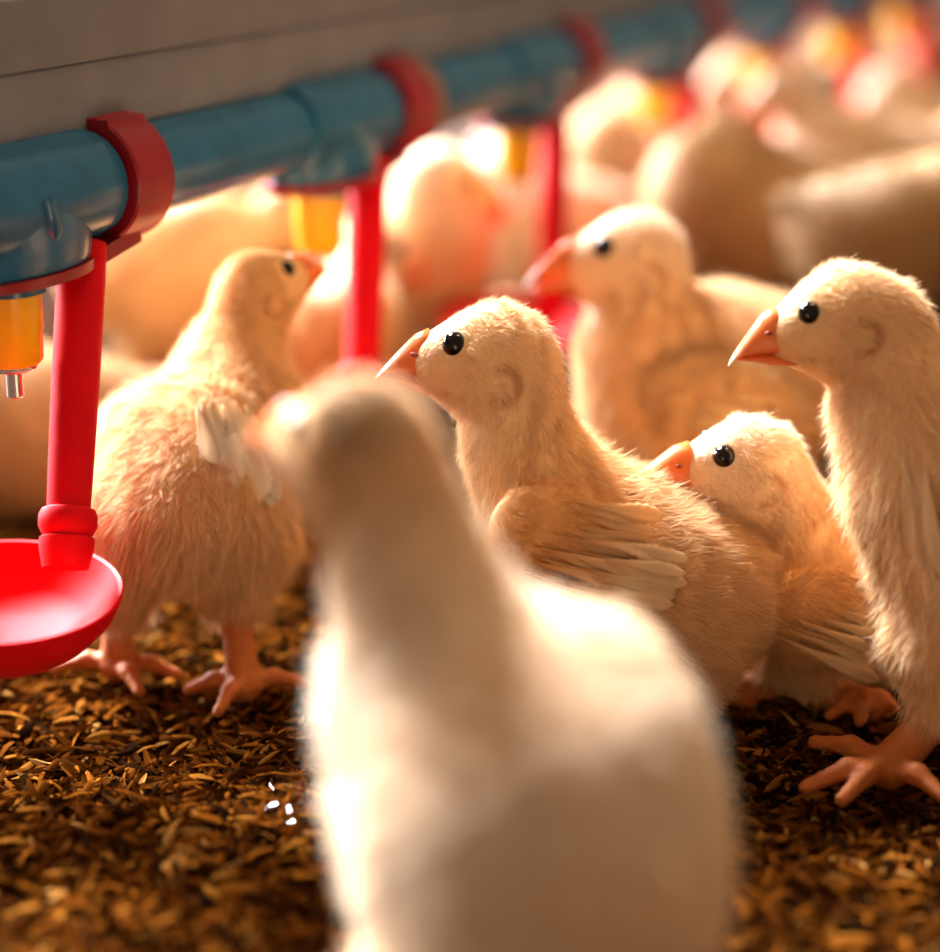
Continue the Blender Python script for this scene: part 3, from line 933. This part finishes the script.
legs += leg_prims(P(238, 545, 0.493), P(236, 604, 0.489), fR + np.array([0, 0, 0.002]), [gp(188, 690), gp(218, 712), gp(306, 684), gp(262, 672)], thick=0.0036, thigh=0.012, tcol=TAN, fl=0.008)
nmw = nrm(TOCAM + 0.5 * RT + 0.3 * np.array([0, 0, 1]))
fe = fan(lerp_pts(P(196, 402, 0.4730), P(243, 404, 0.4775), 9), lerp_pts(P(212, 462, 0.4705), P(272, 498, 0.4800), 9), nmw, 0.0066, colr0=(0.70, 0.50, 0.30), colr1=(0.84, 0.74, 0.60), bare=0.15)
make_chick('fluffy pale chick standing by the red tube, back turned, beak up to the nipple', P(256, 288, 0.512), 0.0109, 218, 24, parts, legs, dict(head=CREAM * 0.6 + YEL * 0.4), h=0.0013, dens=6.0, width=0.00010, feathers=fe, lift=0.42)

# --- big foreground chick from behind, out of focus
parts = chain([(394, 510, 0.322, 74), (420, 590, 0.322, 78), (452, 690, 0.322, 110), (518, 795, 0.318, 178), (545, 915, 0.314, 160), (540, 1000, 0.310, 105)],
              [DN, DN + 0.2 * RT, DN, DN, DN], [0.0045, 0.005, 0.0055, 0.006, 0.007], [CREAM * .6 + WHITE * .4, WHITE, WHITE, WHITE * 0.6 + CREAM * .4, CREAM])
parts += chain([(412, 700, 0.325, 82), (435, 840, 0.32, 72)], [DN], [0.005], [WHITE])
parts += chain([(590, 690, 0.325, 85), (640, 850, 0.32, 88)], [DN], [0.005], [WHITE * .4 + CREAM * .6])
legs = leg_prims(P(440, 1000, 0.322), P(430, 1075, 0.322), gp(430, 1140), [gp(350, 1120), gp(390, 1170), gp(440, 1180), gp(490, 1130)], thigh=0.014, tcol=CREAM)
legs += leg_prims(P(600, 1000, 0.322), P(605, 1075, 0.322), gp(605, 1140), [gp(530, 1120), gp(570, 1170), gp(620, 1180), gp(670, 1130)], thigh=0.014, tcol=CREAM)
HC1 = P(366, 456, 0.322)
crown = Prim('ell', RT, 0.003, TAN * 0.55, False, 0.002, c=HC1 + np.array([-0.0015, -0.0040, 0.0076]), rot=np.eye(3), r=np.array([0.0062, 0.0055, 0.0052]))
make_chick('large white foreground chick seen from behind, out of focus, brownish crown', HC1, 0.0134, -36, 16, parts, legs, dict(head=CREAM * 0.75 + TAN * 0.25), h=0.0014, dens=3.2, width=0.00018, bk=0.85, extra=[crown])

# --- background flock, out of focus
def flock_chick(label, head, body, s_h, s_b, r_px, yaw_b, yaw_h, pitch_h, R_px, c_body, c_head, c_neck=None, tail=1.0):
    """head, body: pixel centres; radii in pixels at their distance; yaw as for heads"""
    Hc = P(*head, s_h); B = P(*body, s_b)
    r = r_px * s_b / F_PX; R = R_px * s_h / F_PX
    fb, lb, ub = head_frame(yaw_b, 0)
    cn = c_head if c_neck is None else c_neck
    chest = B + fb * 0.5 * r + ub * 0.10 * r
    rump = B - fb * 0.65 * r
    tl = B - fb * 1.45 * r * tail + ub * 0.45 * r
    nb = chest + fb * 0.15 * r + ub * 0.45 * r
    fh = head_frame(yaw_h, 0)[0]
    nt_ = Hc - 0.30 * R * fh - np.array([0, 0, 0.45 * R])
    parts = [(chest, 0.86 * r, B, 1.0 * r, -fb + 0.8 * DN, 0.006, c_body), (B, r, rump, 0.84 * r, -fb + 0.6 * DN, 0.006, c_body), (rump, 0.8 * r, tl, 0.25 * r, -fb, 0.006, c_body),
             (nb, 0.62 * r, nt_, 0.80 * R, DN, 0.0045, cn)]
    legs = []
    for sd in (1, -1):
        hip = B + lb * (0.42 * r * sd) - ub * 0.5 * r
        foot = hip.copy(); foot[2] = 0.002
        foot = foot + fb * 0.1 * r
        if hip[2] < 0.016: continue
        hock = hip * 0.45 + foot * 0.55 - fb * 0.012
        toes = []
        for a in (-0.6, 0.0, 0.6, math.pi):
            dr = fb * math.cos(a) + lb * math.sin(a)
            toes.append(foot + dr * (0.017 if a < 3 else 0.010))
        legs += leg_prims(hip, hock, foot, toes, thigh=0.45 * r, tcol=c_body)
    base = B.copy(); base[2] = 0
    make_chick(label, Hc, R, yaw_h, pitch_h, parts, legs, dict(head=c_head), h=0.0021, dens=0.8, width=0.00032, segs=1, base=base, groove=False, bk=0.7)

W_ = WHITE; C_ = CREAM; T_ = TAN
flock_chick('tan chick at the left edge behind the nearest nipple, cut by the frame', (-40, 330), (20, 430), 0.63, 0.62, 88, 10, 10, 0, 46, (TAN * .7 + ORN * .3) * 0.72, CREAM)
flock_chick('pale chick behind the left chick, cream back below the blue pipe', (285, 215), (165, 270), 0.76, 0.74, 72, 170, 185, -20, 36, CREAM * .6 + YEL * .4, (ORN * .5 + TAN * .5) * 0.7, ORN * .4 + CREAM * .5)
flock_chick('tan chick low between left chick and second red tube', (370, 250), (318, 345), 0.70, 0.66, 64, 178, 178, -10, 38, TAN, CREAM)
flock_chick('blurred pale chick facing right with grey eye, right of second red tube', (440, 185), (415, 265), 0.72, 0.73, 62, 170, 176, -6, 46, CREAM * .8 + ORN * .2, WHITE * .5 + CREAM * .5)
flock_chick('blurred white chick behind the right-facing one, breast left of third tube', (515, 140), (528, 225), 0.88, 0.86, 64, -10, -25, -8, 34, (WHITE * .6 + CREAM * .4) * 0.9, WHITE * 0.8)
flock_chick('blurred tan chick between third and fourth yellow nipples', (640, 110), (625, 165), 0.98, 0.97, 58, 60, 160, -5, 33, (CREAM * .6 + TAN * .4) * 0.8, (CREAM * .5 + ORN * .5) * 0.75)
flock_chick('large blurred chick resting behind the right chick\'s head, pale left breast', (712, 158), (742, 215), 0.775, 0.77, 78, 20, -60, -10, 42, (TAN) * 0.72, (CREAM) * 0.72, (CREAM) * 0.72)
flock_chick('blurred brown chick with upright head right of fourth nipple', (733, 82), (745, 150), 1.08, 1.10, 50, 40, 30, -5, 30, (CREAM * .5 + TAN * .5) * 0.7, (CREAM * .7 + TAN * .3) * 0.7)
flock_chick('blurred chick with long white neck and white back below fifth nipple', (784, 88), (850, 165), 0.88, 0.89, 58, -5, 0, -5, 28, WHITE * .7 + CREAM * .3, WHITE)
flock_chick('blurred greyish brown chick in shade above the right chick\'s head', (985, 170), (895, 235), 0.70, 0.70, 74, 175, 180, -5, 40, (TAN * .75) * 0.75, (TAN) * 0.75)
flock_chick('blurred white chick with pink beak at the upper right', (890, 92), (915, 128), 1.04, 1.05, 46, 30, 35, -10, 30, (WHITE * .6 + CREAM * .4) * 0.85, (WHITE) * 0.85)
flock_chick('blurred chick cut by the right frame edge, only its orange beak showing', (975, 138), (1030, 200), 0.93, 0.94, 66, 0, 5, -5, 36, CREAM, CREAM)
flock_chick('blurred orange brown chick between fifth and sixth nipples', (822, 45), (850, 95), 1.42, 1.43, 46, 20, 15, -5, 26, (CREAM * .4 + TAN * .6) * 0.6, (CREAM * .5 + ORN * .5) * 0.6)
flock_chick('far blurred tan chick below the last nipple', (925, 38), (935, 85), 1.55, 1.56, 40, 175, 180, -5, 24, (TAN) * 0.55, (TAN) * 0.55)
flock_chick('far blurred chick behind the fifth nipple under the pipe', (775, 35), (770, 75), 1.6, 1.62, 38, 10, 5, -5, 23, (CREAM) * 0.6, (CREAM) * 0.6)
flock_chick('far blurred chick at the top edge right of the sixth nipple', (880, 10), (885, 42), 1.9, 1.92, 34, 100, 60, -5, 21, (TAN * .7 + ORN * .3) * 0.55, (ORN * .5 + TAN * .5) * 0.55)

# --- spilt water glinting on the hulls beside the foreground chick
wr = np.random.default_rng(5)
wp = []
for (px, py, rx) in [(283, 772, 0.0030), (290, 782, 0.0036), (297, 792, 0.0028), (285, 800, 0.0022), (276, 806, 0.0020), (300, 806, 0.0030), (306, 818, 0.0026), (296, 826, 0.0018)]:
    c = gp(px, py, 0.0016)
    c[2] = float(ground_z(np.array(c[0]), np.array(c[1]))) + 0.0014
    wp.append(Prim('ell', (0, 0, 0), 0, (1, 1, 1), False, 0.002, c=c, rot=np.eye(3), r=np.array([rx * 1.25, rx * 1.7, 0.0013])))
V, Q = surface_nets(wp, 0.0005)
wo = mesh_np('water_puddle', V, Q.ravel(), np.arange(len(Q)) * 4, np.full(len(Q), 4), M_WATER)
tag(wo, 'small glinting puddle of spilt water on the litter left of the foreground chick', 'puddle')
